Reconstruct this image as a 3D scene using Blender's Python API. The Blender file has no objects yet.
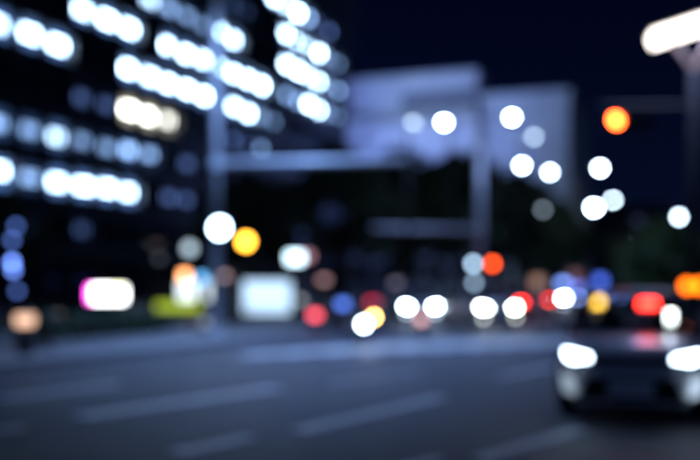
import bpy, math, random
import numpy as np
from mathutils import Vector, Matrix
R = math.radians
random.seed(7)
rng = np.random.default_rng(7)
S = bpy.context.scene
C = S.collection

# ------------------------------------------------------------------ camera, sky, exposure
CAMH, HOR, FPX = 1.65, 285.0, 972.0            # eye height, horizon row and focal length in photo pixels
cam_d = bpy.data.cameras.new('camera')
cam = bpy.data.objects.new('camera', cam_d); C.objects.link(cam)
cam.location = (0, 0, CAMH); cam.rotation_euler = (R(90), 0, 0)
cam_d.sensor_width = 36; cam_d.lens = FPX / 700 * 36
cam_d.shift_y = (HOR - 230) / 700
cam_d.clip_start = .05; cam_d.clip_end = 3000
cam_d.dof.use_dof = True                        # focused on nothing: the lens is set to about two and a half metres
cam_d.dof.focus_distance = 2.6
cam_d.dof.aperture_fstop = 0.83
cam_d.dof.aperture_blades = 0
S.camera = cam

FILL_EL, FILL_ROT = R(36), R(160)          # an added faint blue fill sun, source unseen, with a faint sky from its side
w = bpy.data.worlds.new('World'); S.world = w; w.use_nodes = True
nt = w.node_tree; nt.nodes.clear()
sky = nt.nodes.new('ShaderNodeTexSky'); sky.sky_type = 'NISHITA'; sky.sun_disc = False
sky.sun_elevation = FILL_EL; sky.sun_rotation = FILL_ROT; sky.ozone_density = 6.0; sky.air_density = 1.0; sky.dust_density = 0.0
bg = nt.nodes.new('ShaderNodeBackground'); bg.inputs[1].default_value = 0.0018
wo = nt.nodes.new('ShaderNodeOutputWorld')
tn = nt.nodes.new('ShaderNodeMix'); tn.data_type = 'RGBA'; tn.blend_type = 'MULTIPLY'; tn.inputs[0].default_value = 1
tn.inputs[7].default_value = (.20,.30,1.0,1)
nt.links.new(sky.outputs[0], tn.inputs[6]); nt.links.new(tn.outputs[2], bg.inputs[0]); nt.links.new(bg.outputs[0], wo.inputs[0])

fill_sun_d = bpy.data.lights.new('moon', 'SUN'); fill_sun_d.energy = .15; fill_sun_d.angle = R(.6); fill_sun_d.color = (.22,.40,1.0)  # added fill lamp for car front, poles and facades
moon = bpy.data.objects.new('moon', fill_sun_d); C.objects.link(moon)
moon.rotation_euler = Vector((-math.sin(FILL_ROT)*math.cos(FILL_EL), -math.cos(FILL_ROT)*math.cos(FILL_EL), -math.sin(FILL_EL))).to_track_quat('-Z','Y').to_euler()
S.view_settings.view_transform = 'Standard'; S.view_settings.look = 'None'
S.view_settings.exposure = 0; S.view_settings.gamma = 1; S.view_settings.use_curve_mapping = False
S.render.engine = 'CYCLES'
cy = S.cycles
cy.use_adaptive_sampling = False
cy.max_bounces = 5; cy.diffuse_bounces = 2; cy.glossy_bounces = 3; cy.transmission_bounces = 4; cy.transparent_max_bounces = 8
cy.sample_clamp_indirect = 1.5; cy.caustics_reflective = False; cy.caustics_refractive = False
cy.use_denoising = True
try:
    cy.denoiser = 'OPENIMAGEDENOISE'; cy.denoising_prefilter = 'ACCURATE'
except Exception: pass

# ------------------------------------------------------------------ place helpers
TH = R(21.6)                                     # the street runs off to the right of the view
U = Vector((math.sin(TH), math.cos(TH), 0)); N = Vector((math.cos(TH), -math.sin(TH), 0))
def ST(s, t, z=0): v = N*s + U*t; return Vector((v.x, v.y, z))
def P(px, py, Z): return Vector(((px-350)/FPX*Z, Z, CAMH + (HOR-py)/FPX*Z))
def G(px, Z, z=0): return Vector(((px-350)/FPX*Z, Z, z))
def tag(o, label=None, cat=None, group=None, kind=None):
    if label: o['label'] = label
    if cat: o['category'] = cat
    if group: o['group'] = group
    if kind: o['kind'] = kind
    return o
def empty(name, loc=(0,0,0), rz=0):
    o = bpy.data.objects.new(name, None); C.objects.link(o); o.location = loc; o.rotation_euler = (0,0,rz)
    o.empty_display_size = .3
    return o

class MB:
    def __init__(s): s.v = []; s.f = []
    def add(s, vs, fs):
        b = len(s.v); s.v += [tuple(v) for v in vs]; s.f += [tuple(b+i for i in f) for f in fs]; return s
    def box(s, c, d, rz=0, rx=0, ry=0):
        m = Matrix.Rotation(rz,3,'Z') @ Matrix.Rotation(ry,3,'Y') @ Matrix.Rotation(rx,3,'X'); c = Vector(c)
        vs = [c + m @ Vector((x*d[0]/2, y*d[1]/2, z*d[2]/2)) for x in (-1,1) for y in (-1,1) for z in (-1,1)]
        return s.add(vs, [(0,1,3,2),(4,6,7,5),(0,4,5,1),(2,3,7,6),(0,2,6,4),(1,5,7,3)])
    def bb(s, a, b): return s.box([(a[i]+b[i])/2 for i in range(3)], [abs(b[i]-a[i]) for i in range(3)])
    def tube(s, p0, p1, r0, r1=None, n=12, cap=True):
        r1 = r0 if r1 is None else r1; p0 = Vector(p0); p1 = Vector(p1); d = (p1-p0).normalized()
        a = d.orthogonal().normalized(); b = d.cross(a)
        vs = [p + (a*math.cos(2*math.pi*i/n) + b*math.sin(2*math.pi*i/n))*r for p, r in ((p0,r0),(p1,r1)) for i in range(n)]
        fs = [(i,(i+1)%n,n+(i+1)%n,n+i) for i in range(n)]
        if cap: fs += [tuple(range(n))[::-1], tuple(range(n,2*n))]
        return s.add(vs, fs)
    def path(s, pts, rs, n=10):
        for i in range(len(pts)-1): s.tube(pts[i], pts[i+1], rs[i], rs[i+1], n)
        return s
    def lathe(s, prof, n=20, c=(0,0,0), axis='Z'):
        vs = []; m = len(prof)
        for i in range(n):
            a = 2*math.pi*i/n
            for r, h in prof:
                q = (r*math.cos(a), r*math.sin(a), h) if axis=='Z' else ((h, r*math.cos(a), r*math.sin(a)) if axis=='X' else (r*math.cos(a), h, r*math.sin(a)))
                vs.append(Vector(c)+Vector(q))
        fs = [(i*m+j, ((i+1)%n)*m+j, ((i+1)%n)*m+j+1, i*m+j+1) for i in range(n) for j in range(m-1)]
        return s.add(vs, fs)
    def loft(s, rings, closed=True, cap=True):
        n = len(rings[0]); vs = [p for r in rings for p in r]; k = n if closed else n-1
        fs = [(i*n+j, i*n+(j+1)%n, (i+1)*n+(j+1)%n, (i+1)*n+j) for i in range(len(rings)-1) for j in range(k)]
        if cap: fs += [tuple(range(n))[::-1], tuple(range((len(rings)-1)*n, len(rings)*n))]
        return s.add(vs, fs)
    def prism(s, poly, off):
        n = len(poly); o = Vector(off); vs = [Vector(p) for p in poly]; vs += [v+o for v in vs]
        return s.add(vs, [tuple(range(n)), tuple(range(n,2*n))[::-1]] + [(i,n+i,n+(i+1)%n,(i+1)%n) for i in range(n)])
    def mesh(s, name, smooth=False):
        me = bpy.data.meshes.new(name); me.from_pydata(s.v, [], s.f); me.validate()
        import bmesh
        bm = bmesh.new(); bm.from_mesh(me); bmesh.ops.recalc_face_normals(bm, faces=bm.faces); bm.to_mesh(me); bm.free()
        if smooth:
            me.polygons.foreach_set('use_smooth', [True]*len(me.polygons))
        return me
    def build(s, name, mat, parent=None, smooth=False, bevel=0, sub=0):
        return put(name, s.mesh(name, smooth), mat, parent, bevel, sub)
def put(name, me, mat, parent=None, bevel=0, sub=0):
    if not me.materials: me.materials.append(mat)
    o = bpy.data.objects.new(name, me); C.objects.link(o)
    if parent: o.parent = parent
    if bevel:
        b = o.modifiers.new('bevel','BEVEL'); b.width = bevel; b.segments = 2; b.limit_method = 'ANGLE'
    if sub:
        m = o.modifiers.new('sub','SUBSURF'); m.levels = sub; m.render_levels = sub
    return o

# ------------------------------------------------------------------ materials
def principled(name, col, rough=.5, metal=0, spec=.5, coat=0, noise=None, bump=None, coat_rough=.05):
    m = bpy.data.materials.new(name); m.use_nodes = True; t = m.node_tree; p = t.nodes['Principled BSDF']
    p.inputs['Base Color'].default_value = (*col, 1); p.inputs['Roughness'].default_value = rough
    p.inputs['Metallic'].default_value = metal; p.inputs['Specular IOR Level'].default_value = spec
    p.inputs['Coat Weight'].default_value = coat; p.inputs['Coat Roughness'].default_value = coat_rough
    tc = t.nodes.new('ShaderNodeTexCoord')
    if noise:
        sc, amt = noise
        n1 = t.nodes.new('ShaderNodeTexNoise'); n1.inputs['Scale'].default_value = sc; n1.inputs['Detail'].default_value = 6
        n1.inputs['Roughness'].default_value = .65
        r = t.nodes.new('ShaderNodeMapRange'); r.inputs[1].default_value = .3; r.inputs[2].default_value = .7
        r.inputs[3].default_value = 1-amt; r.inputs[4].default_value = 1+amt
        mx = t.nodes.new('ShaderNodeMix'); mx.data_type = 'RGBA'; mx.blend_type = 'MULTIPLY'; mx.inputs[0].default_value = 1
        mx.inputs[6].default_value = (*col, 1)
        t.links.new(tc.outputs['Object'], n1.inputs['Vector']); t.links.new(n1.outputs[0], r.inputs[0])
        t.links.new(r.outputs[0], mx.inputs[7]); t.links.new(mx.outputs[2], p.inputs['Base Color'])
    if bump:
        sc, st = bump
        n2 = t.nodes.new('ShaderNodeTexNoise'); n2.inputs['Scale'].default_value = sc; n2.inputs['Detail'].default_value = 4
        b = t.nodes.new('ShaderNodeBump'); b.inputs['Strength'].default_value = st; b.inputs['Distance'].default_value = .02
        t.links.new(tc.outputs['Object'], n2.inputs['Vector']); t.links.new(n2.outputs[0], b.inputs['Height']); t.links.new(b.outputs[0], p.inputs['Normal'])
    return m
_em = {}
def glow(col, strength, sample=False):
    k = (tuple(round(c,3) for c in col), round(strength,3), sample)
    if k not in _em:
        m = bpy.data.materials.new('lit'); m.use_nodes = True; t = m.node_tree; t.nodes.clear()
        e = t.nodes.new('ShaderNodeEmission'); e.inputs[0].default_value = (*col,1); e.inputs[1].default_value = strength
        o = t.nodes.new('ShaderNodeOutputMaterial'); t.links.new(e.outputs[0], o.inputs[0])
        m.cycles.emission_sampling = 'FRONT_BACK' if sample else 'NONE'
        _em[k] = m
    return _em[k]
def thin_glass(name, tint, gl):
    m = bpy.data.materials.new(name); m.use_nodes = True; t = m.node_tree; t.nodes.clear()
    a = t.nodes.new('ShaderNodeBsdfTransparent'); a.inputs[0].default_value = (*tint,1)
    g = t.nodes.new('ShaderNodeBsdfGlossy'); g.inputs['Roughness'].default_value = .03
    x = t.nodes.new('ShaderNodeMixShader'); x.inputs[0].default_value = gl
    o = t.nodes.new('ShaderNodeOutputMaterial')
    t.links.new(a.outputs[0], x.inputs[1]); t.links.new(g.outputs[0], x.inputs[2]); t.links.new(x.outputs[0], o.inputs[0])
    return m

M = dict(
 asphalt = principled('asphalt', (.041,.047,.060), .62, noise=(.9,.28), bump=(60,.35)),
 paint = principled('road_paint', (.78,.78,.76), .5, noise=(5,.25)),
 pave = principled('paving', (.22,.215,.21), .7, noise=(1.2,.2), bump=(30,.2)),
 kerb = principled('kerb_granite', (.34,.33,.32), .7, noise=(8,.2)),
 galv = principled('galvanised_steel', (.66,.67,.70), .45, metal=.1, noise=(3,.1)),
 dkmetal = principled('dark_painted_steel', (.022,.023,.027), .55, noise=(4,.15)),
 black = principled('black_plastic', (.012,.012,.014), .7, spec=.2),
 rubber = principled('tyre_rubber', (.015,.015,.016), .8),
 rim = principled('alloy', (.45,.46,.48), .3, metal=.9),
 dkclad = principled('dark_cladding', (.035,.038,.048), .45, noise=(.3,.2)),
 dkband = principled('dark_spandrel', (.028,.03,.038), .3, noise=(.4,.2)),
 frame = principled('window_frame_metal', (.06,.062,.07), .4, metal=.4),
 dkglass = principled('dark_window_glass', (.012,.015,.025), .08, spec=.6),
 concrete = principled('pale_concrete', (.52,.52,.54), .8, noise=(.25,.12), bump=(2,.1)),
 trimc = principled('dark_stone_trim', (.16,.16,.19), .7, noise=(.5,.15)),  # even dark tone for the louvre band and window frames
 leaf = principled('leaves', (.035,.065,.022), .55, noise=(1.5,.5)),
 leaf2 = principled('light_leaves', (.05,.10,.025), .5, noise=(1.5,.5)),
 bark = principled('bark', (.07,.055,.042), .9, noise=(9,.4), bump=(14,.6)),
 soil = principled('soil', (.04,.03,.022), .95, noise=(4,.3)),
 silver = principled('silver_paint', (.72,.74,.78), .35, metal=.15, coat=.6),
 white = principled('white_paint', (.75,.76,.78), .3, coat=.7),
 dkblue = principled('dark_blue_paint', (.02,.03,.07), .28, metal=.3, coat=.8),
 grey = principled('grey_paint', (.14,.145,.155), .3, metal=.5, coat=.8),
 redp = principled('red_paint', (.30,.02,.02), .3, coat=.7),
 cabin = principled('cabin_trim', (.02,.02,.022), .7),
 chrome = principled('chrome', (.7,.7,.72), .12, metal=1),
 plate = principled('plate_white', (.78,.77,.76), .45),
 wood = principled('bench_wood', (.20,.12,.06), .6, noise=(12,.3)),
 glasscar = thin_glass('windscreen_glass', (.55,.6,.62), .10),
 glasspane = thin_glass('window_glass', (.88,.92,.94), .07),
)
COOL = (.5,.72,1.0); WHITE = (.62,.80,1.0); WARM = (1.0,.80,.58); BLUE = (.12,.25,.95); PALEB=(.5,.66,1.0)

def lamp_light(name, kind, loc, energy, col, parent=None, rot=(0,0,0), **kw):
    d = bpy.data.lights.new(name, kind); d.energy = energy; d.color = col
    for k, v in kw.items(): setattr(d, k, v)
    o = bpy.data.objects.new(name, d); C.objects.link(o); o.location = loc; o.rotation_euler = rot
    if parent: o.parent = parent
    return o

# ================================================================== SETTING
def slab(name, pts, z0, z1, mat, kind='structure', parent=None):
    m = MB().prism([(p[0],p[1],z0) for p in pts], (0,0,z1-z0)); o = m.build(name, mat, parent)
    if kind: o['kind'] = kind
    return o
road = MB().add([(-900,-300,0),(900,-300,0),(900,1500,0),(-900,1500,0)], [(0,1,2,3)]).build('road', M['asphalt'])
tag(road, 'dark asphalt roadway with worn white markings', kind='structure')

def paint_line(name, a, b, wid, z=.004, n=8):
    """one painted stroke from a to b with slightly ragged edges"""
    a = Vector(a); b = Vector(b); d = (b-a); L = d.length; d.normalize(); q = Vector((-d.y, d.x, 0))
    vs = []; fs = []
    for i in range(n+1):
        c = a + d*(L*i/n); j = lambda: wid/2*(1+random.uniform(-.07,.07))
        vs += [c + q*j() + Vector((0,0,z)), c - q*j() + Vector((0,0,z))]
    for i in range(n): fs.append((2*i, 2*i+1, 2*i+3, 2*i+2))
    return MB().add(vs, fs).build(name, M['paint'], road)
def gp(px, py): Z = FPX*CAMH/(py-HOR); return G(px, Z)
# turning guide dashes across the junction
for a, b, wd in (((80,417),(277,388),.42), ((298,431),(442,397),.28), ((478,459),(582,429),.24), ((0,399),(118,384),.26),
                 ((176,453),(250,437),.26), ((-60,438),(24,427),.18), ((395,470),(440,458),.14), ((500,377),(552,367),.14), ((330,384),(420,371),.1)):
    paint_line('lane_dash', gp(*a), gp(*b), wd)
# zebra crossing set askew over the junction
A0 = Vector((-2.5,22.6,0)); A1 = Vector((7.6,27.6,0)); dz = (A1-A0).normalized(); nz = int((A1-A0).length/1.0)
for i in range(nz):
    a = A0 + dz*(i*1.0); dd = Vector((math.sin(R(40)), math.cos(R(40)), 0))
    paint_line('crossing_stripe', a, a + dd*7.5, .62, n=6)
# kerbed ground either side of the cross street
KS = -13.2
def ground_block(name, label, st, edge_runs):
    o = slab(name, [ST(*p) for p in st], -.02, .13, M['pave']); tag(o, label)
    me = None
    for (s0,t0,s1,t1) in edge_runs:
        a = ST(s0,t0); b = ST(s1,t1); d = b-a; L = d.length; n = int(L/1.0); ang = math.atan2(d.y, d.x)
        for i in range(n):
            if me is None: me = MB().box((0,0,0),(.985,.22,.17)).mesh('kerb_stone')
            k = put('kerb_stone', me, M['kerb'], o)
            k.location = a + d.normalized()*(i+.5) + Vector((0,0,.062)); k.rotation_euler = (0,0,ang)
    return o
ground_block('plaza_pavement', 'grey paved plaza with granite kerb on the near side of the cross street',
   [(KS,-30),(KS,31),(KS-.6,33),(KS-2,34),(-140,34),(-140,-30)], [(KS+.1,6,KS+.1,31),(KS-2,34.1,-46,34.1)])
ground_block('pavement', 'grey pavement with granite kerb running in front of the offices',
   [(KS,43.4),(KS,240),(-160,240),(-160,41),(KS-2,41),(KS-.6,41.8)], [(KS+.1,43.4,KS+.1,110),(KS-2,40.9,-46,40.9)])
ground_block('median_island', 'raised kerbed median island carrying a tall lamp and a small tree',
   [(-3.2,23.2),(-2.3,22.0),(-1.0,21.6),(.2,22.2),(.8,23.6),(.8,75),(-3.2,75)], [(-3.3,23.4,-3.3,60),(.9,23.6,.9,50)])
slab('right_pavement', [ST(15,-30), ST(15,300), ST(120,300), ST(120,-30)], -.02, .13, M['pave'])

# ================================================================== OFFICE BUILDING
def window_px(s, t): v = ST(s,t); return 350 + FPX*v.x/v.y
OS, OT0, BAY, NB, FLH = -49.0, 48.0, 3.2, 24, 3.6
off = empty('office_building', ST(OS, OT0), -TH)
tag(off, 'tall dark office block with bands of white lit windows floor above floor', 'building')
OL = BAY*NB
NF = 10
ztop = CAMH + (NF+.95)*FLH
MB().bb((-26,0,0),(-.9,OL,ztop)).build('wall', M['dkclad'], off)
for f in range(1, NF+2):
    zc = CAMH + (f-.26)*FLH
    MB().bb((-.9,-.15,zc-.72),(0,OL+.15,zc+.62)).build('floor_band', M['dkband'], off)
for b in range(NB+1):
    MB().bb((-.9,b*BAY-.21,0),(.08,b*BAY+.21,ztop+.6)).build('pier', M['dkclad'], off)
MB().bb((-26.2,-.4,ztop),(-.1,OL+.4,ztop+.9)).build('parapet', M['dkclad'], off)
lit = {
 1:[(40,60,.35),(75,95,.3),(20,34,.4)],
 2:[(2,20,3),(20,36,1.3),(36,46,.8),(46,143,3),(170,192,.6),(212,225,.5),(252,272,.6)],
 3:[(-8,30,1.9),(30,60,1.3),(60,82,2.4),(82,116,1.1),(116,140,1.8),(140,160,1.3),(186,206,.45)],
 4:[(66,112,.55),(112,126,-2.2),(126,160,-3),(160,180,-2.2),(236,258,.5),(258,274,1.2)],
 5:[(-30,68,3),(112,258,3),(258,280,.9)],
 6:[(20,30,.4),(74,88,3),(103,146,2.6),(170,266,3),(278,300,1.6),(300,324,3),(324,340,1.6)],
 7:[(148,168,2.4),(168,214,1.1),(218,246,3),(278,322,3),(322,340,1.5)],
 8:[(278,322,2.8),(322,340,1.3),(236,258,.3)],
 9:[(276,303,3),(303,318,2),(318,338,.7)], 10:[]}
WH = FLH-1.36; WW = BAY-.44
def box_me(n, c, d): return MB().box(c, d).mesh(n)
fr = MB()
for y0, y1 in ((-WW/2,-WW/2+.09),(WW/2-.09,WW/2),(-.04,.04)): fr.bb((-.16,y0,-WH/2),(0,y1,WH/2))
for z0, z1 in ((-WH/2,-WH/2+.09),(WH/2-.09,WH/2)): fr.bb((-.155,-WW/2,z0),(-.005,WW/2,z1))
frame_me = fr.mesh('window')
pane_me = MB().box((-.08,0,0),(.02,WW-.16,WH-.16)).mesh('pane'); pane_lit_me = pane_me.copy()
pane_me.materials.append(M['dkglass']); pane_lit_me.materials.append(M['glasspane'])
room_cache = {}
for f in range(1, NF+1):
    zc = CAMH + (f+.25)*FLH
    for b in range(NB):
        y = (b+.5)*BAY
        px = window_px(OS, OT0+y); lv = 0
        for a, c, l in lit[f]:
            if a <= px < c: lv = l
        wdw = put('window', frame_me, M['frame'], off); wdw.location = (-.32, y, zc)
        p = put('pane', pane_lit_me if lv else pane_me, M['dkglass'], wdw)
        if not lv: continue
        warm = lv < 0; lv = abs(lv); jit = random.uniform(.75,1.2)
        rc = (1,.90,.72) if warm else ((.20,.40,1.0) if lv > .7 else (.16,.27,.9))
        lc = (1,.93,.80) if warm else ((.55,.76,1.0) if lv >= 2.3 else (.36,.56,1.0) if lv > .7 else (.25,.4,1.0))
        Zw = ST(OS,OT0+y).y; rs = {True:1.3, False:.0}[lv>=2.5] or (.12*lv*lv if lv > .7 else .03)
        ls = (26*jit if lv>=2.5 else 2.1*lv**1.7*jit) if lv > .7 else 1.6*lv*jit
        ls *= 1.3*(Zw/85)**2.2; rs = round(rs*(Zw/85)**1.5,1) if lv > 1 else rs
        k = (round(rs,2), warm, lv>.7)
        if k not in room_cache:
            me = MB().box((-.50,0,0),(.06,WW-.1,WH-.1)).mesh('lit_room'); me.materials.append(glow(rc, k[0])); room_cache[k] = me
        put('lit_room', room_cache[k], M['black'], wdw)
        cw = random.uniform(1.5,2.4); oy = random.uniform(-.2,.2); oz = random.uniform(-.05,.2)
        MB().box((-.3,oy,oz),(.12,cw,.75 if lv>=2.5 else .7)).build('ceiling_light', glow(lc, round(ls,1)), wdw)
# ground floor: dark glazed bays and doors
for b in range(NB):
    y = (b+.5)*BAY
    g = MB().bb((-.5,y-1.36,.13),(-.4,y+1.36,3.7)).build('shopfront', M['dkglass'], off)
    m = MB()
    for yy in (-1.36,-.02,1.3): m.bb((-.40,y+yy,.13),(-.30,y+yy+.06,3.7))
    m.bb((-.395,y-1.36,2.5),(-.305,y+1.36,2.58)); m.build('shopfront_frame', M['frame'], g)
MB().bb((-.9,-.1,3.7),(.5,OL+.1,4.15)).build('canopy', M['dkclad'], off)

# ================================================================== PALE FLOODLIT BUILDING
pb = empty('pale_building', ST(-49, 123), -TH)          # local x along the front, y away
tag(pb, 'pale concrete building washed blue by floodlights behind the street trees', 'building')
H1, H2 = 29.5, 25.6
MB().bb((0,0,0),(18,4,H1-5.6)).build('wall', M['concrete'], pb)
MB().bb((18,1.2,0),(29.5,20,H2)).build('side_wing', M['concrete'], pb)
up = MB().bb((-.2,.6,H1-5.6),(17.6,4,H1-1.2)).build('upper_storey', M['concrete'], pb)
MB().bb((-.4,-.3,H1-1.2),(18.1,4.2,H1)).build('roof_slab', M['concrete'], pb)
MB().bb((7.5,.44,H1-4.4),(17.4,.6,H1-2.2)).build('louvre_band', M['trimc'], pb)
MB().bb((-.3,-.35,H1-6.1),(18.2,.2,H1-5.6)).build('cornice', M['concrete'], pb)
MB().bb((17.9,.9,H2),(29.8,20.2,H2+.8)).build('wing_parapet', M['concrete'], pb)
MB().tube((12.5,2,H1),(12.5,2,H1+3.2),.06,.04).build('antenna', M['dkmetal'], pb)
wme = MB().bb((-1.1,0,-.9),(1.1,.12,.9)).mesh('window'); wme.materials.append(M['dkglass'])
wfm = MB()
for a, b in (((-1.2,-.06,-1.0),(1.2,.06,-.9)),((-1.2,-.06,.9),(1.2,.06,1.0)),((-1.2,-.055,-.9),(-1.1,.055,.9)),((1.1,-.055,-.9),(1.2,.055,.9))): wfm.bb(a,b)
wfm = wfm.mesh('frame')
for i in range(5):
    for f in range(3):
        q = put('window', wme, M['dkglass'], pb); q.location = (2+i*3.5, -.03, 3.5+f*3.6); put('frame', wfm, M['trimc'], q)
for i in range(3):
    for f in range(3):
        q = put('window', wme, M['dkglass'], pb); q.location = (20.3+i*3.6, 1.17, 3.5+f*3.6); put('frame', wfm, M['trimc'], q)
def floodlight(name, label, loc, tgt, energy, spot=80):
    e = empty(name, loc); tag(e, label, 'floodlight', 'floodlights at the foot of the pale building')
    d = (Vector(tgt)-Vector(loc)).normalized(); q = d.to_track_quat('-Z','Y').to_euler()
    MB().tube((0,0,0),(0,0,.5),.06).build('post', M['dkmetal'], e)
    h = MB().box((0,0,.02),(.6,.4,.18)).build('lamp_head', M['dkmetal'], e); h.location = (0,0,.62); h.rotation_euler = q
    l = MB().box((0,0,-.075),(.54,.34,.01)).build('lens', glow(COOL, 20), e); l.location = (0,0,.62); l.rotation_euler = q
    lamp_light('beam', 'SPOT', Vector((0,0,.62))+d*.15, energy, (.24,.37,1.0), e, q, spot_size=R(spot), spot_blend=.8, shadow_soft_size=.2)
for s, tg, en in ((-45,(-44,123,22),25000), (-37,(-37,123,24),25000), (-29,(-30.5,124,18),4000)):
    floodlight('floodlight', 'small steel ground floodlight aimed up at the side wing' if s == -29 else 'small steel ground floodlight aimed up at the tall pale front', ST(s,103,.13), ST(*tg), en)

# dark blocks closing the street
def far_block(s0, s1, t0, t1, h, label, wins):
    e = empty('apartment_block', ST(s0,t0), -TH); tag(e, label, 'building')
    MB().bb((0,0,0),(s1-s0,t1-t0,h)).build('wall', M['dkclad'], e)
    MB().bb((-.3,-.3,h),(s1-s0+.3,t1-t0+.3,h+.7)).build('parapet', M['dkclad'], e)
    nx = int((s1-s0)/4); nf = int(h/3.4)
    me = MB().bb((-.9,-.08,-.7),(.9,.1,.7)).mesh('window'); me.materials.append(M['dkglass'])
    ml = MB().bb((-.9,-.08,-.7),(.9,.1,.7)).mesh('window'); ml.materials.append(glow((.3,.4,.9),.12))
    for i in range(nx):
        for f in range(nf):
            q = put('window', ml if (i*7+f*3) % 11 in wins else me, M['dkglass'], e); q.location = (2+i*4, 0, 2.2+f*3.4)
far_block(-42,-15,225,250,19,'low dark apartment block far down the street beyond the pale building',(3,))
far_block(18,50,160,190,24,'dark apartment block far down the street past the median trees',(5,))

# ================================================================== TREES
def crown_mesh(name, rx, rz, n, leaf, seed):
    g = np.random.default_rng(seed); ncl = 26
    d = g.normal(size=(ncl,3)); d /= np.linalg.norm(d,axis=1)[:,None]
    cc = d*(g.uniform(.25,.86,ncl)**.6)[:,None]*np.array([rx,rx,rz]); cr = g.uniform(.26,.44,ncl)*rx
    idx = g.integers(0,ncl,n); dd = g.normal(size=(n,3)); dd /= np.linalg.norm(dd,axis=1)[:,None]
    c = cc[idx] + dd*(cr[idx]*g.uniform(.45,1.05,n)**.7)[:,None]*np.array([1,1,.75])
    a = g.normal(size=(n,3)); a /= np.linalg.norm(a,axis=1)[:,None]
    b = np.cross(a, g.normal(size=(n,3))); b /= np.linalg.norm(b,axis=1)[:,None]
    sz = (leaf*g.uniform(.6,1.3,n))[:,None]; a *= sz; b *= sz*.55
    v = np.stack([c-a, c+b, c+a, c-b],1).reshape(-1,3)
    me = bpy.data.meshes.new(name); f = np.arange(4*n).reshape(-1,4)
    me.from_pydata(v.tolist(), [], f.tolist()); return me
def trunk_mesh(h, r, rx, rz, seed):
    g = random.Random(seed); m = MB(); pts = [Vector((0,0,0))]; rs = [r*1.35]
    for i in range(1,6):
        pts.append(Vector((g.uniform(-.08,.08)*i, g.uniform(-.08,.08)*i, h*i/5))); rs.append(r*(1-.09*i))
    pts.append(pts[-1]+Vector((.1,.05,rz*1.1))); rs.append(r*.15); m.path(pts, rs, 10)
    for i in range(7):
        a = i*2.4+g.random(); b = pts[3+i%3]; e = b + Vector((math.cos(a)*rx*.7, math.sin(a)*rx*.7, rz*g.uniform(.5,1.1)))
        mid = (b+e)/2 + Vector((0,0,-.15)); m.path([b,mid,e],[r*.45,r*.28,r*.08],7)
    return m.mesh('trunk', True)
tr_v = []
for k in range(3):
    rx, rz = (3.1,2.9,3.3)[k], (3.0,3.3,2.8)[k]; hh = 3.4
    cm = crown_mesh('crown', rx, rz, 5200, .24, 30+k); cm.materials.append(M['leaf'])
    tm = trunk_mesh(hh, .17, rx, rz, k); tm.materials.append(M['bark']); tr_v.append((cm, tm, hh+rz*.72))
def tree(loc, k, sc, rz, label, group=None, mats=None):
    e = empty('street_tree', loc, rz); tag(e, label, 'tree', group); cm, tm, ch = tr_v[k]
    c = put('crown', cm, M['leaf'], e); c.location = (0,0,ch*sc); c.scale = (sc,)*3
    t = put('trunk', tm, M['bark'], e); t.scale = (sc,)*3
    return e
for i, t in enumerate((47.5,54.5,62,69.5,77.5,85,93,101,109,117)):
    tree(ST(-18.6+random.uniform(-.5,.5), t, .13), i%3, random.uniform(1.22,1.34)*(.84 if i < 2 else 1), random.uniform(0,6),
         ('first','second','third','fourth','fifth','sixth','seventh','eighth','ninth','tenth')[i] + ' dark leafy street tree of the kerbside row, counted from the cross street', 'street trees in a row before the pale building')
for i, (s,t,sc) in enumerate(((-27,50,.95),(-30,60,1.05),(-40,46,.8))):
    tree(ST(s,t,.13), (i+1)%3, sc, i*1.3, ('dark leafy tree on the pavement behind the lit bus shelter','taller dark leafy tree on the pavement behind the bus shelter trees','dark leafy tree beside the white and magenta lit board')[i])
# small tree on the median
e = empty('median_tree', G(668,31,.13)); tag(e, 'small green leafy tree on the median lit from above by the tall lamp', 'tree')
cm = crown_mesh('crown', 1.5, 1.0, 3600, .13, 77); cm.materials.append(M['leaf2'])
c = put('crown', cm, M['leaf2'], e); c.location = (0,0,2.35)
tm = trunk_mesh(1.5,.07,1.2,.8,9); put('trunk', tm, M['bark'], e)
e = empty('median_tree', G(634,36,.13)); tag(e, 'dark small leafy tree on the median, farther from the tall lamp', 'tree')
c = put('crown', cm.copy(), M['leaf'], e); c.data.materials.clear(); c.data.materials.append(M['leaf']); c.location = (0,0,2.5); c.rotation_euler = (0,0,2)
put('trunk', tm, M['bark'], e)
# clipped hedges along the near plaza
def hedge(s, t0, t1, label, h=.72):
    L = t1-t0; e = empty('hedge', ST(s,t0,.13), -TH); tag(e, label, 'hedge')
    MB().bb((-.75,0,0),(.75,L,.16)).build('planter_kerb', M['kerb'], e)
    MB().bb((-.6,.1,.0),(.6,L-.1,.19)).build('soil', M['soil'], e)
    n = int(L*520); g = np.random.default_rng(int(abs(s*10+t0)))
    cpos = np.column_stack([g.uniform(-.6,.6,n), g.uniform(.1,L-.1,n), .16+(h-.16)*g.uniform(0,1,n)**.5]); cpos += g.normal(size=(n,3))*.04
    a = g.normal(size=(n,3)); a /= np.linalg.norm(a,axis=1)[:,None]; b = np.cross(a,g.normal(size=(n,3))); b /= np.linalg.norm(b,axis=1)[:,None]
    a *= .085; b *= .05
    v = np.stack([cpos-a,cpos+b,cpos+a,cpos-b],1).reshape(-1,3); me = bpy.data.meshes.new('foliage')
    me.from_pydata(v.tolist(),[],np.arange(4*n).reshape(-1,4).tolist()); put('foliage', me, M['leaf'], e)
hedge(-15.6,12.5,17.5,'clipped low dark hedge in a kerbed planter beside the peach bollard light')
hedge(-15.6,18.6,24.6,'clipped low dark hedge in a kerbed planter beside the mast arm pole')
hedge(-24.0,28.5,33.2,'clipped low dark hedge set back on the plaza near the cross street')

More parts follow.
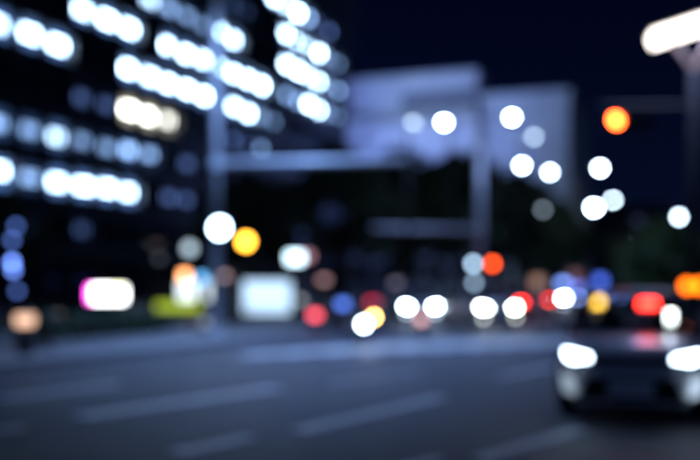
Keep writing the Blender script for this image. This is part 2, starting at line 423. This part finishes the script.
# ================================================================== POLES, ARMS, LAMPS, SIGNALS
def signal_head(e, loc, facing, on, n=3, horiz=True, r=.15, strength=22):
    """signal housing with round lenses; facing is the yaw the lenses look along"""
    cols = {'red':(1,.085,.012),'amber':(1,.42,.03),'green':(.05,1,.5),'white':(.5,.74,1.0)}
    order = ['red','amber','green'][:n]
    hd = empty('dummy')if False else None
    m = MB(); w = r*2.5*n
    if horiz: m.box((0,0,0),(w,.26,r*2.7))
    else: m.box((0,0,0),(r*2.7,.26,w))
    h = m.build('signal_housing', M['black'], e, bevel=.03); h.location = loc; h.rotation_euler = (0,0,facing)
    for i in range(n):
        o = (i-(n-1)/2)*r*2.5; c = (o,-.14,0) if horiz else (0,-.14,-o)
        k = order[i] if isinstance(on, str) and n == 3 else None
        col = cols[on if n == 1 else order[i]]; lit_ = n == 1 or order[i] == on
        lm = MB().lathe([(0,-.05),(r*.6,-.035),(r,0),(r,.02)],18,c,'Y').build('lens', glow(col, strength) if lit_ else M['dkglass'], h, True)
        MB().lathe([(r*1.1,.02),(r*1.1,-.24),(r*1.03,-.24),(r*1.03,.02)],18,c,'Y').build('visor', M['black'], h)
    return h

# mast arm pole on the near plaza
e = empty('mast_arm_pole', G(216,30,.13)); tag(e, 'tall pale grey steel pole with a long bare mast arm on the near plaza', 'pole')
MB().box((0,0,.02),(.5,.5,.04)).build('base_plate', M['galv'], e)
MB().tube((0,0,.04),(0,0,13.6),.17,.11,16).build('pole', M['galv'], e, True)
arm_end = P(408,160,30.0) - Vector(e.location); a0 = Vector((0,0,CAMH+(HOR-164)/FPX*30-.13))
MB().tube(a0, (arm_end.x, arm_end.y, arm_end.z), .125,.10,14).build('mast_arm', M['galv'], e, True)
MB().tube(a0+Vector((0,0,-.16)), a0+Vector((0,0,.16)), .21,.21,16).build('collar', M['galv'], e)
lum = MB().box((2.4,-3.0,13.75),(.5,.9,.14)).build('luminaire', M['dkmetal'], e, bevel=.03)
MB().tube((0,0,13.5),(2.1,-2.6,13.8),.05,.04).build('lamp_arm', M['galv'], e)
MB().box((2.4,-3.0,13.67),(.4,.8,.02)).build('lens', glow(COOL,30), e)
lamp_light('lamp', 'SPOT', (2.4,-3.0,13.6), 15500, (.25,.45,1.0), e, (R(-4),R(-4),0), spot_size=R(112), spot_blend=1.0, shadow_soft_size=.25)
signal_head(e, P(247,242,30)-Vector(e.location)+Vector((0,-.1,0)), 0, 'amber', n=1, r=.19, strength=16)
MB().tube((0,0,P(0,242,30).z-.13),(P(247,242,30).x-e.location.x-.1,-.05,P(0,242,30).z-.13),.035).build('signal_bracket', M['dkmetal'], e)
signal_head(e, P(222,229,30)-Vector(e.location)+Vector((0,-.32,0)), 0, 'white', n=1, r=.24, strength=30)

# second mast arm pole across the cross street
loc = G(480,52,.13); e = empty('mast_arm_pole', loc); tag(e, 'pale grey steel pole with mast arm and small signals across the cross street', 'pole')
MB().box((0,0,.02),(.5,.5,.04)).build('base_plate', M['galv'], e)
MB().tube((0,0,.04),(0,0,P(0,122,52).z),.24,.2,16).build('pole', M['galv'], e, True)
ae = P(372,228,47)-loc; MB().tube((0,0,P(0,230,52).z-.13), ae, .17,.13,14).build('mast_arm', M['galv'], e, True)
MB().tube((0,0,P(0,235,52).z-.13),(0,0,P(0,225,52).z-.13),.27,.27,16).build('collar', M['galv'], e)
signal_head(e, P(491,264,52)-loc+Vector((0,-.3,0)), 0, 'red', n=1, r=.17, strength=14)
signal_head(e, P(472,264,52)-loc+Vector((0,-.3,0)), 0, 'white', n=1, r=.17, strength=8.5)
signal_head(e, P(473,283,52)-loc+Vector((0,-.3,0)), 0, 'white', n=1, r=.15, strength=4.5)

# the tall lamp on the median with a long bright panel, a signal and an amber warning box
Z = 25; loc = G(694,Z,.13); e = empty('street_lamp', loc); tag(e, 'tall median street lamp with a long tilted glowing panel, red signal and amber warning lights', 'street lamp')
MB().box((0,0,.03),(.6,.6,.06)).build('base_plate', M['dkmetal'], e)
MB().tube((0,0,.06),(0,0,P(0,70,Z).z-.13),.17,.12,16).build('pole', M['black'], e, True)
c0 = P(652,40,Z)-loc; c1 = P(738,12,Z)-loc; mid = (c0+c1)/2; d = c1-c0; tilt = math.atan2(d.z, d.x)
hd = MB().box((0,.0,.17),(d.length+.1,.62,.07)).build('lamp_housing', M['dkmetal'], e, bevel=.02); hd.location = mid; hd.rotation_euler = (R(-12),-tilt,0)
ln = MB().box((0,0,0),(d.length,.5,.26)).build('diffuser', glow((1,.91,.84),7.5), e, bevel=.05); ln.location = mid; ln.rotation_euler = (R(-12),-tilt,0)
ptop = Vector((0,0,P(0,70,Z).z-.15)); bk = principled('lamp_bracket', (.36,.22,.16), .5)
for f in (.22,.78): MB().tube(ptop, c0+d*f+Vector((0,0,-.14)), .06,.05).build('bracket', bk, e)
lamp_light('lamp', 'AREA', mid+Vector((-.5,-.1,-.2)), 260, (.36,.50,1.0), e, (0,-tilt*.3,0), shape='RECTANGLE', size=d.length, size_y=.4)
sg = P(613,122,Z)-loc
MB().tube((0,0,sg.z+.42),(sg.x-.35,sg.y,sg.z+.42),.06,.045).build('signal_arm', M['dkmetal'], e)
signal_head(e, sg+Vector((.375,-.02,0)), 0, 'red', n=3, horiz=True, r=.15, strength=55)
ab = P(686,286,Z)-loc
bx = MB().box((0,0,0),(.66,.2,.36)).build('warning_box', M['black'], e, bevel=.02); bx.location = ab+Vector((.05,-.28,0))
for k in (-1,1): MB().lathe([(0,-.03),(.1,-.02),(.14,0)],16,(k*.16,-.11,0),'Y').build('amber_lens', glow((1,.15,.004),8), bx, True)

# row of street lamps down the left kerb
def kerb_lamp(px, py, Z, strength, label, r=.24, light=None, group=None, pole_s=-13.9):
    lp = P(px, py, Z); s = lp.xy.dot(N.xy); t = lp.xy.dot(U.xy)
    r *= .62; strength *= 2.5; b = ST(min(s-.9, pole_s), t-.2, .13); e = empty('street_lamp', b); tag(e, label, 'street lamp', group)
    h = lp - b
    MB().tube((0,0,0),(0,0,.6),.14,.12,12).build('pole_base', M['dkmetal'], e)
    MB().tube((0,0,.6),(0,0,h.z-.35),.085,.06,10).build('pole', M['black'], e, True)
    MB().path([(0,0,h.z-.37),(h.x*.25,h.y*.25,h.z+.02),(h.x*.9,h.y*.9,h.z+.1)],[.06,.05,.04],8).build('arm', M['dkmetal'], e, True)
    hd = MB().lathe([(0,.2),(r*.7,.17),(r*1.15,.05),(r*1.15,0),(r,0)],18,h).build('lamp_head', M['dkmetal'], e, True)
    MB().lathe([(r,0),(r*.95,-.12*r/.24),(r*.6,-.26*r/.24),(0,-.34*r/.24)],18,h).build('globe', glow(WHITE, strength), e, True)
    if light: lamp_light('lamp','SPOT',h+Vector((0,0,-.45)),light,(.30,.46,1.0),e,(0,0,0),spot_size=R(150),spot_blend=.6,shadow_soft_size=.2)
G1 = 'street lamps down the kerb beside the tree row'
def lab(x): return x
kerb_lamp(444,121,44,36,'bright street lamp standing nearest the cross street before the pale building',.22,800,G1)
kerb_lamp(512,116,50,36,'second bright street lamp down the kerb, above the mast arm signals',.24,500,G1)
kerb_lamp(522,164,60,24,'third street lamp down the kerb, hung lower over the road',.29,400,G1)
kerb_lamp(550,171,66,20,'fourth street lamp down the kerb beside the tree row',.27,400,G1)
kerb_lamp(600,167,80,36,'tall street lamp reaching far over the road below the red signal',.32,400,G1)
kerb_lamp(594,206,92,40,'large paired street lamp farther down the kerb below the red signal',.5,None,G1)
kerb_lamp(613,199,100,17,'fainter street lamp behind the large paired one down the kerb',.36,None,G1)
kerb_lamp(640,233,128,60,'far street lamp low over the road beyond the median trees',.55,None,G1)
kerb_lamp(414,121,50,3.0,'dim street lamp beside the pale building, dimmest of the row',.34,None,G1,-18)
kerb_lamp(534,135,72,2.4,'dim street lamp against the pale side wing',.42,None,G1)
kerb_lamp(543,208,75,1.0,'faint low street lamp under the pale side wing',.36,None,G1)
# low lamp on the median
lp = P(679,217,40); e = empty('post_top_lamp', (lp.x,lp.y,.13)); tag(e, 'low post-top lamp with a small white globe on the median behind the tree', 'street lamp')
h = lp.z-.13
MB().tube((0,0,0),(0,0,h-.18),.06,.045).build('pole', M['dkmetal'], e, True)
MB().lathe([(0,-.11),(.07,-.09),(.11,0),(.07,.09),(0,.11)],16,(0,0,h)).build('globe', glow(WHITE,30), e, True)
MB().lathe([(.19,.11),(.12,.18),(0,.22)],16,(0,0,h)).build('cap', M['dkmetal'], e)

# ================================================================== STREET FURNITURE IN FRONT OF THE OFFICES
# white and magenta lit board
Z = 49; c = P(107,294,Z); e = empty('lit_board', (c.x,c.y,.13)); tag(e, 'low white illuminated board with a magenta end panel on two posts', 'sign')
zc = c.z-.13
for x in (-.75,.75): MB().tube((x,.1,0),(x,.1,zc+.4),.05).build('post', M['dkmetal'], e)
MB().box((0,.05,zc),(1.95,.16,.86)).build('case', M['black'], e, bevel=.02)
MB().box((.12,-.05,zc),(1.62,.06,.74)).build('lit_panel', glow((.92,.96,1.0),11), e)
MB().box((-.82,-.05,zc),(.22,.06,.74)).build('magenta_panel', glow((1,.06,.75),9), e)
MB().box((.55,-.06,zc+.30),(.6,.06,.1)).build('yellow_strip', glow((1,.9,.1),6), e)
# kiosk
Z = 50; c = G(186,Z,.13); e = empty('kiosk', c, -.1); tag(e, 'small dark street kiosk with a yellow-green lit counter and two lit windows', 'kiosk')
MB().bb((-1.9,0,0),(1.9,1.9,2.45)).build('body', M['dkclad'], e, bevel=.04)
MB().bb((-2.1,-.7,2.45),(2.1,2.1,2.6)).build('roof', M['dkmetal'], e)
MB().bb((-1.55,-.14,.2),(.75,-.02,.62)).build('lit_counter', glow((.50,.66,.05),1.1), e)
for x in (.05,1.42):
    wd = MB().bb((x-.42,-.06,.75),(x+.42,-.01,1.7)).build('window', glow((.78,.9,.95),2.4 if x < 1 else 1.6), e)
    MB().bb((x-.47,-.09,.66),(x+.47,-.005,.75)).build('sill', M['dkmetal'], wd)
    MB().bb((x-.02,-.09,.75),(x+.02,-.061,1.7)).build('mullion', M['dkmetal'], wd)
for x, col, st, zz in ((.15,(1,.38,.14),8,1.98),(1.02,(.10,.38,.75),4.5,1.83)):
    q = MB().box((x,-.74,zz),(.5,.1,.5)).build('small_sign', M['black'], e)
    MB().box((x,-.80,zz),(.42,.02,.42)).build('sign_face', glow(col,st), q)
MB().tube((.05,.5,2.6),(.05,.5,3.3),.03).build('lamp_post', M['dkmetal'], e)
MB().lathe([(0,-.28),(.2,-.2),(.28,0),(.2,.2),(0,.28)],16,(.05,.5,3.42)).build('lamp_globe', glow((.55,.72,.85),2.2), e, True)
MB().lathe([(0,-.2),(.2,0),(0,.2)],12,(-1.5,.3,2.9)).build('lamp_globe', glow((.4,.5,.6),.35), e, True)
# bus shelter
Z = 47; c = G(266,Z,.13); e = empty('bus_shelter', c, -.12); tag(e, 'bus shelter with a large glowing white back panel and a lit roof sign', 'bus shelter')
for x in (-1.7,1.75):
    for y in (0,1.2): MB().bb((x-.05,y-.05,0),(x+.05,y+.05,2.35)).build('post', M['galv'], e)
MB().bb((-1.95,-.4,2.35),(2.0,1.5,2.47)).build('roof', M['dkmetal'], e)
MB().bb((-1.35,1.05,.12),(1.0,1.15,1.72)).build('lit_panel', glow((.52,.74,1.0),1.7), e)
MB().bb((-1.45,1.15,.05),(1.1,1.22,1.82)).build('panel_frame', M['dkmetal'], e)
MB().bb((1.15,1.12,.15),(1.68,1.15,2.2)).build('glass_pane', M['glasspane'], e)
for k in range(3): MB().bb((-1.2,.5+k*.14,.42),(1.3,.61+k*.14,.46)).build('bench_slat', M['wood'], e)
for x in (-1.0,1.1): MB().bb((x-.03,.5,0),(x+.03,.9,.42)).build('bench_leg', M['galv'], e)
MB().bb((.9,.3,2.47),(2.3,.5,3.2)).build('roof_sign', M['black'], e)
MB().bb((1.0,.26,2.6),(1.75,.3,3.08)).build('roof_sign_face', glow((.6,.85,1.0),6.5), e)
MB().bb((1.75,.26,2.75),(2.2,.3,3.1)).build('pink_sign_face', glow((.9,.45,.55),1.1), e)
# blue blade sign
Z = 55; c = G(13,Z,.13); e = empty('blade_sign', c); tag(e, 'tall blade sign post carrying a column of round blue lights', 'sign')
MB().tube((0,.1,0),(0,.1,P(0,215,Z).z),.07).build('post', M['dkmetal'], e)
for px, py, st, r in ((16,226,2.2,.17),(12,240,2.6,.17),(12,262,9,.18),(13,270,7,.17),(17,291,2,.17)):
    q = P(px,py,Z)-c; MB().box((q.x*.5,.05,q.z),(abs(q.x)+.1,.05,.06)).build('bracket', M['dkmetal'], e)
    MB().lathe([(0,-.08),(r*.8,-.06),(r,0),(r,.06),(0,.06)],18,q,'Y').build('round_light', glow((.16,.30,1.0),st), e, True)
# light bollards
def bollard(px, py, Z, col, st, label, r=.16, ground=.13):
    c = P(px,py,Z); e = empty('light_bollard', (c.x,c.y,ground)); tag(e, label, 'bollard'); h = c.z-ground
    MB().tube((0,0,0),(0,0,max(h-.12,.08)),r*.9,r*.85,16).build('post', M['dkmetal'], e, True)
    MB().lathe([(r*.8,-.13),(r,-.08),(r,.1),(r*.8,.13)],18,(0,0,h)).build('lens', glow(col,st), e, True)
    MB().lathe([(r*1.05,.12),(r*.95,.19),(0,.23)],18,(0,0,h)).build('cap', M['dkmetal'], e, True)
bollard(25,320,21,(1,.60,.42),1.7,'stout light bollard glowing peach beside the low hedge',.2)
bollard(315,315,33,(1,.10,.14),4.2,'short light bollard glowing pinkish red at the plaza corner',.17)
bollard(343,304,36,(.10,.22,.9),3.0,'light bollard glowing blue near the cross street kerb',.2,.0)
bollard(373,302,44,(.85,.05,.12),2.2,'light bollard glowing crimson across the cross street',.24)
bollard(324,280,45,(.65,.38,.40),1.4,'tall light bollard glowing dusty pink beside the bus shelter',.22)
bollard(396,283,50,(.38,.36,.55),.9,'tall light bollard glowing dull lavender by the tree row',.24)
bollard(224,276,48,(.75,.5,.52),1.5,'tall light bollard glowing pale pink between kiosk and bus shelter',.22)
bollard(157,245,53,(.2,.14,.12),.5,'very tall dim brown light column behind the lit kiosk',.2)

# ================================================================== VEHICLES
def car(loc, heading, label, paint, L=4.5, W=1.84, H=1.5, kind='sedan', head=60, tail=0, rear=False, group=None, interior=False, name='car', headcol=WHITE, beam=1.0, indicator=0):
    """front at local y=0, body runs to +y; heading turns +y"""
    e = empty(name, loc, -heading); tag(e, label, 'car' if name in ('car','taxi') else name.split('_')[-1], group); w2 = W/2
    tall = kind in ('suv','van')
    belt = .98 if not tall else 1.04
    hood = .80 if not tall else .90
    st = [(0,.66,.32,.62),(.05,.82,.24,hood-.12),(.22,.93,.19,hood-.02),(.6,.985,.19,hood+.07),(1.2,1,.19,belt-.02),(L*.55,1,.19,belt+.02),(L*.8,.995,.2,belt+.04),(L-.35,.96,.24,belt+.03),(L-.07,.86,.3,belt-.05),(L,.7,.36,belt-.2)]
    rings = []
    for y, k, zb, zt in st:
        a = w2*k; hh = zt-zb
        half = [(a*.80,zb),(a*.95,zb+.08*hh),(a*.995,zb+.3*hh),(a,zb+.55*hh),(a*.965,zb+.82*hh),(a*.86,zb+.96*hh),(a*.5,zt+.012)]
        rings.append([Vector((x,y,z)) for x, z in half] + [Vector((-x,y,z)) for x, z in reversed(half)])
    MB().loft(rings).build('body', paint, e, True, sub=1)
    # cabin: glass house, pillars, roof
    cw0, cw1 = w2*.89, w2*.70
    if kind == 'van': f0, f1, r1, r0 = .55, 1.15, L-.35, L-.12
    elif kind == 'suv': f0, f1, r1, r0 = 1.05, 1.85, L-.85, L-.22
    else: f0, f1, r1, r0 = 1.15, 1.95, L-1.55, L-.75
    b0 = [Vector((-cw0,f0+.12,belt-.06)),Vector((-cw0*.5,f0,belt-.05)),Vector((cw0*.5,f0,belt-.05)),Vector((cw0,f0+.12,belt-.06)),Vector((cw0,r0-.1,belt)),Vector((cw0*.5,r0,belt)),Vector((-cw0*.5,r0,belt)),Vector((-cw0,r0-.1,belt))]
    b1 = [Vector((-cw1,f1+.1,H-.05)),Vector((-cw1*.5,f1,H-.03)),Vector((cw1*.5,f1,H-.03)),Vector((cw1,f1+.1,H-.05)),Vector((cw1,r1-.06,H-.05)),Vector((cw1*.5,r1,H-.03)),Vector((-cw1*.5,r1,H-.03)),Vector((-cw1,r1-.06,H-.05))]
    md = [p.lerp(q,.5)+Vector((math.copysign(.035,p.x),0,.0)) for p, q in zip(b0,b1)]
    gl = M['glasscar'] if interior else M['dkglass']
    names = {0:'windscreen',4:'rear_window'}
    for nm, ids in (('windscreen',(0,1,2)),('side_window',(3,)),('rear_window',(4,5,6)),('side_window',(7,))):
        m = MB()
        for i in ids:
            j = (i+1)%8; m.add([b0[i],b0[j],md[j],md[i]],[(0,1,2,3)]); m.add([md[i],md[j],b1[j],b1[i]],[(0,1,2,3)])
        m.build(nm, gl, e, True)
    rr = [[p+Vector((0,0,-.005)) for p in b1], [Vector((p.x*.96,p.y+(.05 if p.y<(f1+r1)/2 else -.05),H-.005)) for p in b1], [Vector((p.x*.6,p.y*.7+(f1+r1)*.15,H+.02)) for p in b1]]
    MB().loft(rr).build('roof', paint, e, True)
    pm = paint if not interior else M['black']
    for i in (0,3,4,7): MB().path([b0[i],md[i],b1[i]],[.045,.04,.035],8).build('pillar', pm, e, True)
    for sx in (-1,1):
        yb = (f1+r1)/2; MB().path([(sx*cw0,yb+.05,belt-.02),(sx*(cw0+cw1)/2+sx*.035,yb,(belt+H)/2),(sx*cw1,yb-.05,H-.05)],[.05,.045,.04],8).build('pillar', pm, e, True)
    # wheels
    wr = .33 if not tall else .36
    for y in (.92, L-.95):
        for sx in (-1,1):
            ar = MB().lathe([(wr+.08,-.11),(wr+.08,.115),(wr+.005,.115)],24,(sx*(w2-.12),y,wr),'X').build('wheel_arch', M['black'], e)
            t = MB().lathe([(wr*.62,-.11),(wr*.96,-.11),(wr,-.07),(wr,.07),(wr*.96,.11),(wr*.62,.11)],24,(sx*(w2-.115),y,wr),'X').build('tyre', M['rubber'], e, True)
            m = MB().lathe([(wr*.62,.0),(wr*.62,sx*.10),(wr*.56,sx*.105),(wr*.54,sx*.04),(0,sx*.05)],20,(sx*(w2-.115),y,wr),'X')
            for k in range(5):
                a = k*2*math.pi/5; m.box((sx*(w2-.05),y+math.cos(a)*wr*.3,wr+math.sin(a)*wr*.3),(.03,wr*.55,.05),0,a)
            m.build('rim', M['rim'], t)
    # front face
    hz = hood-.14
    for sx in (-1,1):
        poly = [(.40,-.0,hz-.035),(.42,.02,hz+.035),(.80,.20,hz+.11),(.855,.34,hz+.10),(.83,.24,hz-.03),(.72,.08,hz-.07)]
        pts = [Vector((sx*x*w2/.92,y-.05,z)) for x,y,z in poly]
        hl = MB().prism(pts,(0,.14,0)).build('headlight', M['black'], e)
        lp = [Vector((sx*x*w2/.92,y-.07,z)) for x,y,z in ((.47,.03,hz-.02),(.48,.04,hz+.035),(.76,.175,hz+.09),(.80,.24,hz+.08),(.77,.17,hz-.015),(.68,.07,hz-.05))]
        MB().prism(lp,(0,.03,0)).build('lens', glow(headcol, head) if head else M['chrome'], hl)
        if indicator and sx == indicator: MB().box((sx*.80*w2/.92,.12,hz-.04),(.12,.05,.1)).build('indicator', glow((1,.5,.06),25), hl)
        if not interior: MB().lathe([(0,-.02),(.05,-.015),(.06,.03)],14,(sx*.66*w2/.92,.02,.40),'Y').build('fog_lamp', glow(headcol, head*.12) if head else M['chrome'], e)
        if interior: MB().prism([Vector((sx*x,y,z)) for x,y,z in ((.66,-.04,.30),(.80,.05,.34),(.84,.10,.56),(.70,-.03,.54))],(0,.05,0)).build('bumper_glow', glow(headcol,.55 if sx < 0 else 1.0), e)  # glow added for the sheen on the silver bumper corners
        # door mirror
        MB().box((sx*(w2+.07),f0+.35,belt+.06),(.2,.12,.13),0,0,0).build('door_mirror', paint, e, bevel=.03)
        # tail lights
        MB().box((sx*.70*w2/.92,L-.06,belt-.15),(.32,.14,.12)).build('tail_light', glow((1,.03,.02),tail) if tail else principled('tail_lens',(.25,.01,.01),.2) if not 'tail' in M else M['tail'], e, bevel=.02)
        for yy in ((f1+r1)/2-.55,(f1+r1)/2+.5): MB().box((sx*(w2+.005),yy,belt-.13),(.03,.2,.03)).build('door_handle', M['chrome'], e)
    MB().prism([(-.40,-.035,hz-.05),(.40,-.035,hz-.05),(.44,-.02,hz+.03),(-.44,-.02,hz+.03)],(0,.12,0)).build('grille', M['black'], e)
    MB().box((0,-.045,hz-.0),(.16,.02,.045)).build('badge', M['chrome'], e, bevel=.01)
    MB().prism([(-.64,-.02,.25),(.64,-.02,.25),(.50,-.035,.53),(-.50,-.035,.53)],(0,.15,0)).build('lower_intake', M['black'], e)
    MB().box((0,.01,.235),(1.35,.16,.035)).build('front_lip', paint, e, bevel=.01)
    MB().box((0,-.055,.405),(.53,.02,.16)).build('number_plate', M['plate'], e, bevel=.006)
    MB().box((0,L+.0,belt-.36),(.52,.03,.12)).build('number_plate', M['plate'], e)
    for sx in (-.28,.28): MB().path([(sx-.3,f0+.0,belt-.03),(sx+.22,f0+.12,belt+.06)],[.012,.008],6).build('wiper', M['black'], e)
    if interior:
        MB().box((0,f0+.55,belt-.04),(1.45,.6,.12)).build('dashboard', M['cabin'], e, bevel=.04)
        MB().box((0,L*.5,.42),(1.5,L*.5,.1)).build('cabin_floor', M['cabin'], e)
        for sx in (-.38,.38):
            s_ = MB().box((sx,L*.5-.05,.85),(.5,.16,.6)).build('seat', M['cabin'], e, bevel=.06); MB().box((sx,L*.5-.02,1.24),(.26,.1,.17)).build('head_restraint', M['cabin'], s_, bevel=.04)
        MB().lathe([(.17,-.015),(.19,0),(.17,.015),(.155,0),(.17,-.015)],20,(.38,f0+.95,belt+.02),'Y').build('steering_wheel', M['black'], e)
        MB().box((0,f1+.02,H-.15),(.24,.03,.07)).build('rear_view_mirror', M['black'], e)
    if head:
        for sx in (-1,1):
            lamp_light('beam','SPOT',(sx*.62,-.2,hz+.02),min(head*.9,30)*beam,(.6,.74,1.0),e,(R(84),0,R(180)),spot_size=R(70),spot_blend=.7,shadow_soft_size=.05)
    return e, dict(belt=belt,hood=hood,f0=f0,f1=f1)
M['tail'] = principled('tail_lens', (.22,.01,.012), .2, coat=.5)

# the oncoming taxi
tloc = G(631,11.7); th = R(18)
tx, I = car(tloc, th, 'silver taxi facing us with blazing headlights and a red lit windscreen sign', M['silver'], L=4.5, W=1.86, H=1.56, kind='suv', head=17, beam=.03, interior=True, name='taxi')
led = MB().box((0,0,0),(.30,.05,.13)).build('vacancy_sign', M['black'], tx); led.location = (.17, 1.62, 1.40)
ledf = MB().box((0,-.032,0),(.24,.012,.10)).build('sign_face', glow((1,.03,.02),14), led)
ph = MB().box((0,0,0),(.1,.02,.17)).build('glint_mount', M['black'], tx); ph.location = (.46,1.5,1.22)
MB().box((0,-.014,0),(.09,.008,.15)).build('windscreen_glint', glow((.95,1,.95),14), ph)  # glowing plate added for light reflected on the windscreen

# vehicles in the junction and down the street
car(G(421,44), R(2), 'white sedan crossing the junction with both headlights blazing', M['white'], head=120)
car(G(500,37.5), R(-14), 'white estate car turning at the junction, headlights on, pale flank showing', M['white'], kind='suv', H=1.6, head=75, headcol=(.9,1,.95))
car(G(554,66), R(21.6), 'dark blue estate car coming down the street beside the tree row, headlights on', M['dkblue'], kind='suv', L=4.6, H=1.55, head=150)
car(G(542,58), R(195), 'grey sedan driving away down the street with red tail lights', M['grey'], head=0, tail=16)
car(ST(-10.6,76), R(21.6), 'dark grey sedan behind the dark blue estate car with an amber indicator lit', M['grey'], head=22, headcol=(.3,.42,1.0), indicator=1)
car(ST(-10.4,92), R(21.6), 'dark blue sedan farthest down the street with bluish headlights', M['dkblue'], head=40, headcol=(.2,.32,1.0))
car(G(514,50), R(195), 'red hatchback waiting at the kerb with its tail lights lit', M['redp'], L=3.9, head=0, tail=26)
# scooter
sl = G(364,26); e = empty('motor_scooter', sl, R(12)); tag(e, 'small motor scooter at the crossing with a white headlight and amber indicator', 'scooter')
for y in (0,1.22):
    t = MB().lathe([(.13,-.05),(.22,-.05),(.24,0),(.22,.05),(.13,.05)],20,(0,y,.24),'X').build('tyre', M['rubber'], e, True)
    MB().lathe([(.13,-.03),(.03,-.04),(.03,.04),(.13,.03)],16,(0,y,.24),'X').build('rim', M['rim'], t)
MB().loft([[Vector((x*k,yy,z)) for x,z in ((.17,.35),(.2,.5),(.16,z1),(-.16,z1),(-.2,.5),(-.17,.35))] for yy,k,z1 in ((.55,.9,.62),(.8,1.1,.70),(1.15,1.15,.74),(1.45,.7,.76))]).build('body', M['grey'], e, True, sub=1)
MB().loft([[Vector((x*k,yy,z)) for x,z in ((.16,.74),(.18,.79),(-.18,.79),(-.16,.74))] for yy,k in ((.55,.7),(.8,1),(1.2,1),(1.4,.8))]).build('seat', M['black'], e, True, sub=1)
MB().box((0,.36,.28),(.34,.5,.07)).build('footboard', M['grey'], e, bevel=.02)
MB().loft([[Vector((-.2,.1+q,z)),Vector((0,.04+q,z)),Vector((.2,.1+q,z)),Vector((.17,.16+q,z)),Vector((-.17,.16+q,z))] for q,z in ((.02,.28),(-.02,.6),(.06,.88))]).build('leg_shield', M['grey'], e, True)
MB().path([(0,0,.24),(0,.12,.9)],[.035,.03],8).build('fork', M['dkmetal'], e)
MB().path([(-.34,.2,.98),(0,.1,.95),(.34,.2,.98)],[.018,.02,.018],8).build('handlebar', M['black'], e)
MB().lathe([(0,-.04),(.07,-.03),(.1,.02),(.08,.06)],16,(0,.0,.60),'Y').build('headlight', glow(WHITE,46), e, True)
MB().lathe([(0,-.03),(.06,-.02),(.08,.03)],14,(.30,.1,.78),'Y').build('indicator', glow((1,.60,.16),34), e, True)
for sx in (-.3,.3): MB().path([(sx,.17,.98),(sx*1.1,.15,1.14)],[.008,.008],6).build('mirror_stem', M['black'], e); MB().box((sx*1.12,.15,1.18),(.12,.02,.08)).build('mirror', M['black'], e)

# shop signs along the far kerb
def post_sign(px, py, Z, col, st, label, w_=.9, h_=.6):
    c = P(px,py,Z); e = empty('shop_sign', (c.x,c.y,0)); tag(e, label, 'sign'); z = c.z
    MB().tube((0,.08,0),(0,.08,z+h_/2),.05).build('post', M['dkmetal'], e)
    MB().box((0,0,z),(w_+.1,.14,h_+.1)).build('case', M['black'], e, bevel=.02)
    MB().box((0,-.08,z),(w_,.03,h_)).build('sign_face', glow(col,st), e)
post_sign(600,281,104,(.08,.17,.9),2.6,'square blue lit sign on a post far down the street',1.0,.9)
post_sign(619,281,112,(.10,.2,1.0),4.0,'brighter square blue lit sign beside the brown lit one',1.0,.9)
post_sign(630,284,118,(.55,.22,.15),2.6,'dim brown lit sign on a low post far down the street',.9,.8)
post_sign(577,289,88,(.12,.2,.85),4.0,'low blue lit sign on the kerb behind the dark blue estate car',.9,.7)
post_sign(597,302,60,(1,.50,.05),26,'low amber lit sign on a short post beside the road',.55,.45)
post_sign(563,285,82,(.2,.35,1.0),5.0,'pale blue lit sign near the dark blue estate car',.8,.7)
post_sign(537,282,78,(.42,.24,.18),1.3,'faint brown lit sign under the street trees',.9,.8)
post_sign(575,277,85,(.3,.12,.14),.7,'faint red-brown lit sign under the street trees',1.0,.9)
post_sign(529,297,82,(.22,.24,.6),4,'low lavender lit sign at the kerb between the sedans',.5,.4)
post_sign(567,297,70,(.16,.24,.8),2.4,'small deep blue lit sign behind the grey sedan',.45,.45)
post_sign(532,292,76,(.4,.3,.35),2.0,'small mauve lit sign under the street trees',.4,.4)
bollard(421,319,31,(.75,.42,.45),3.2,'short light bollard glowing pale pink in the junction before the white sedan',.13,.0)
bollard(300,300,42,(.5,.55,.6),1.6,'light bollard glowing dull white by the cross street kerb',.14)
bollard(205,322,31,(.3,.35,.45),1.2,'short light bollard glowing faint grey at the plaza corner',.14)
bollard(60,316,33,(.25,.2,.22),1.0,'short light bollard glowing faint brown behind the low hedge',.14)
post_sign(468,314,44,(.55,.85,.78),.7,'pale green low glowing panel added for the lit flank of the white estate car',1.3,.5)  # added glow panel standing in for light on the car's pale flank
post_sign(487,301,46,(.35,.8,.5),3.5,'small green lit sign beside the white estate car',.35,.35)
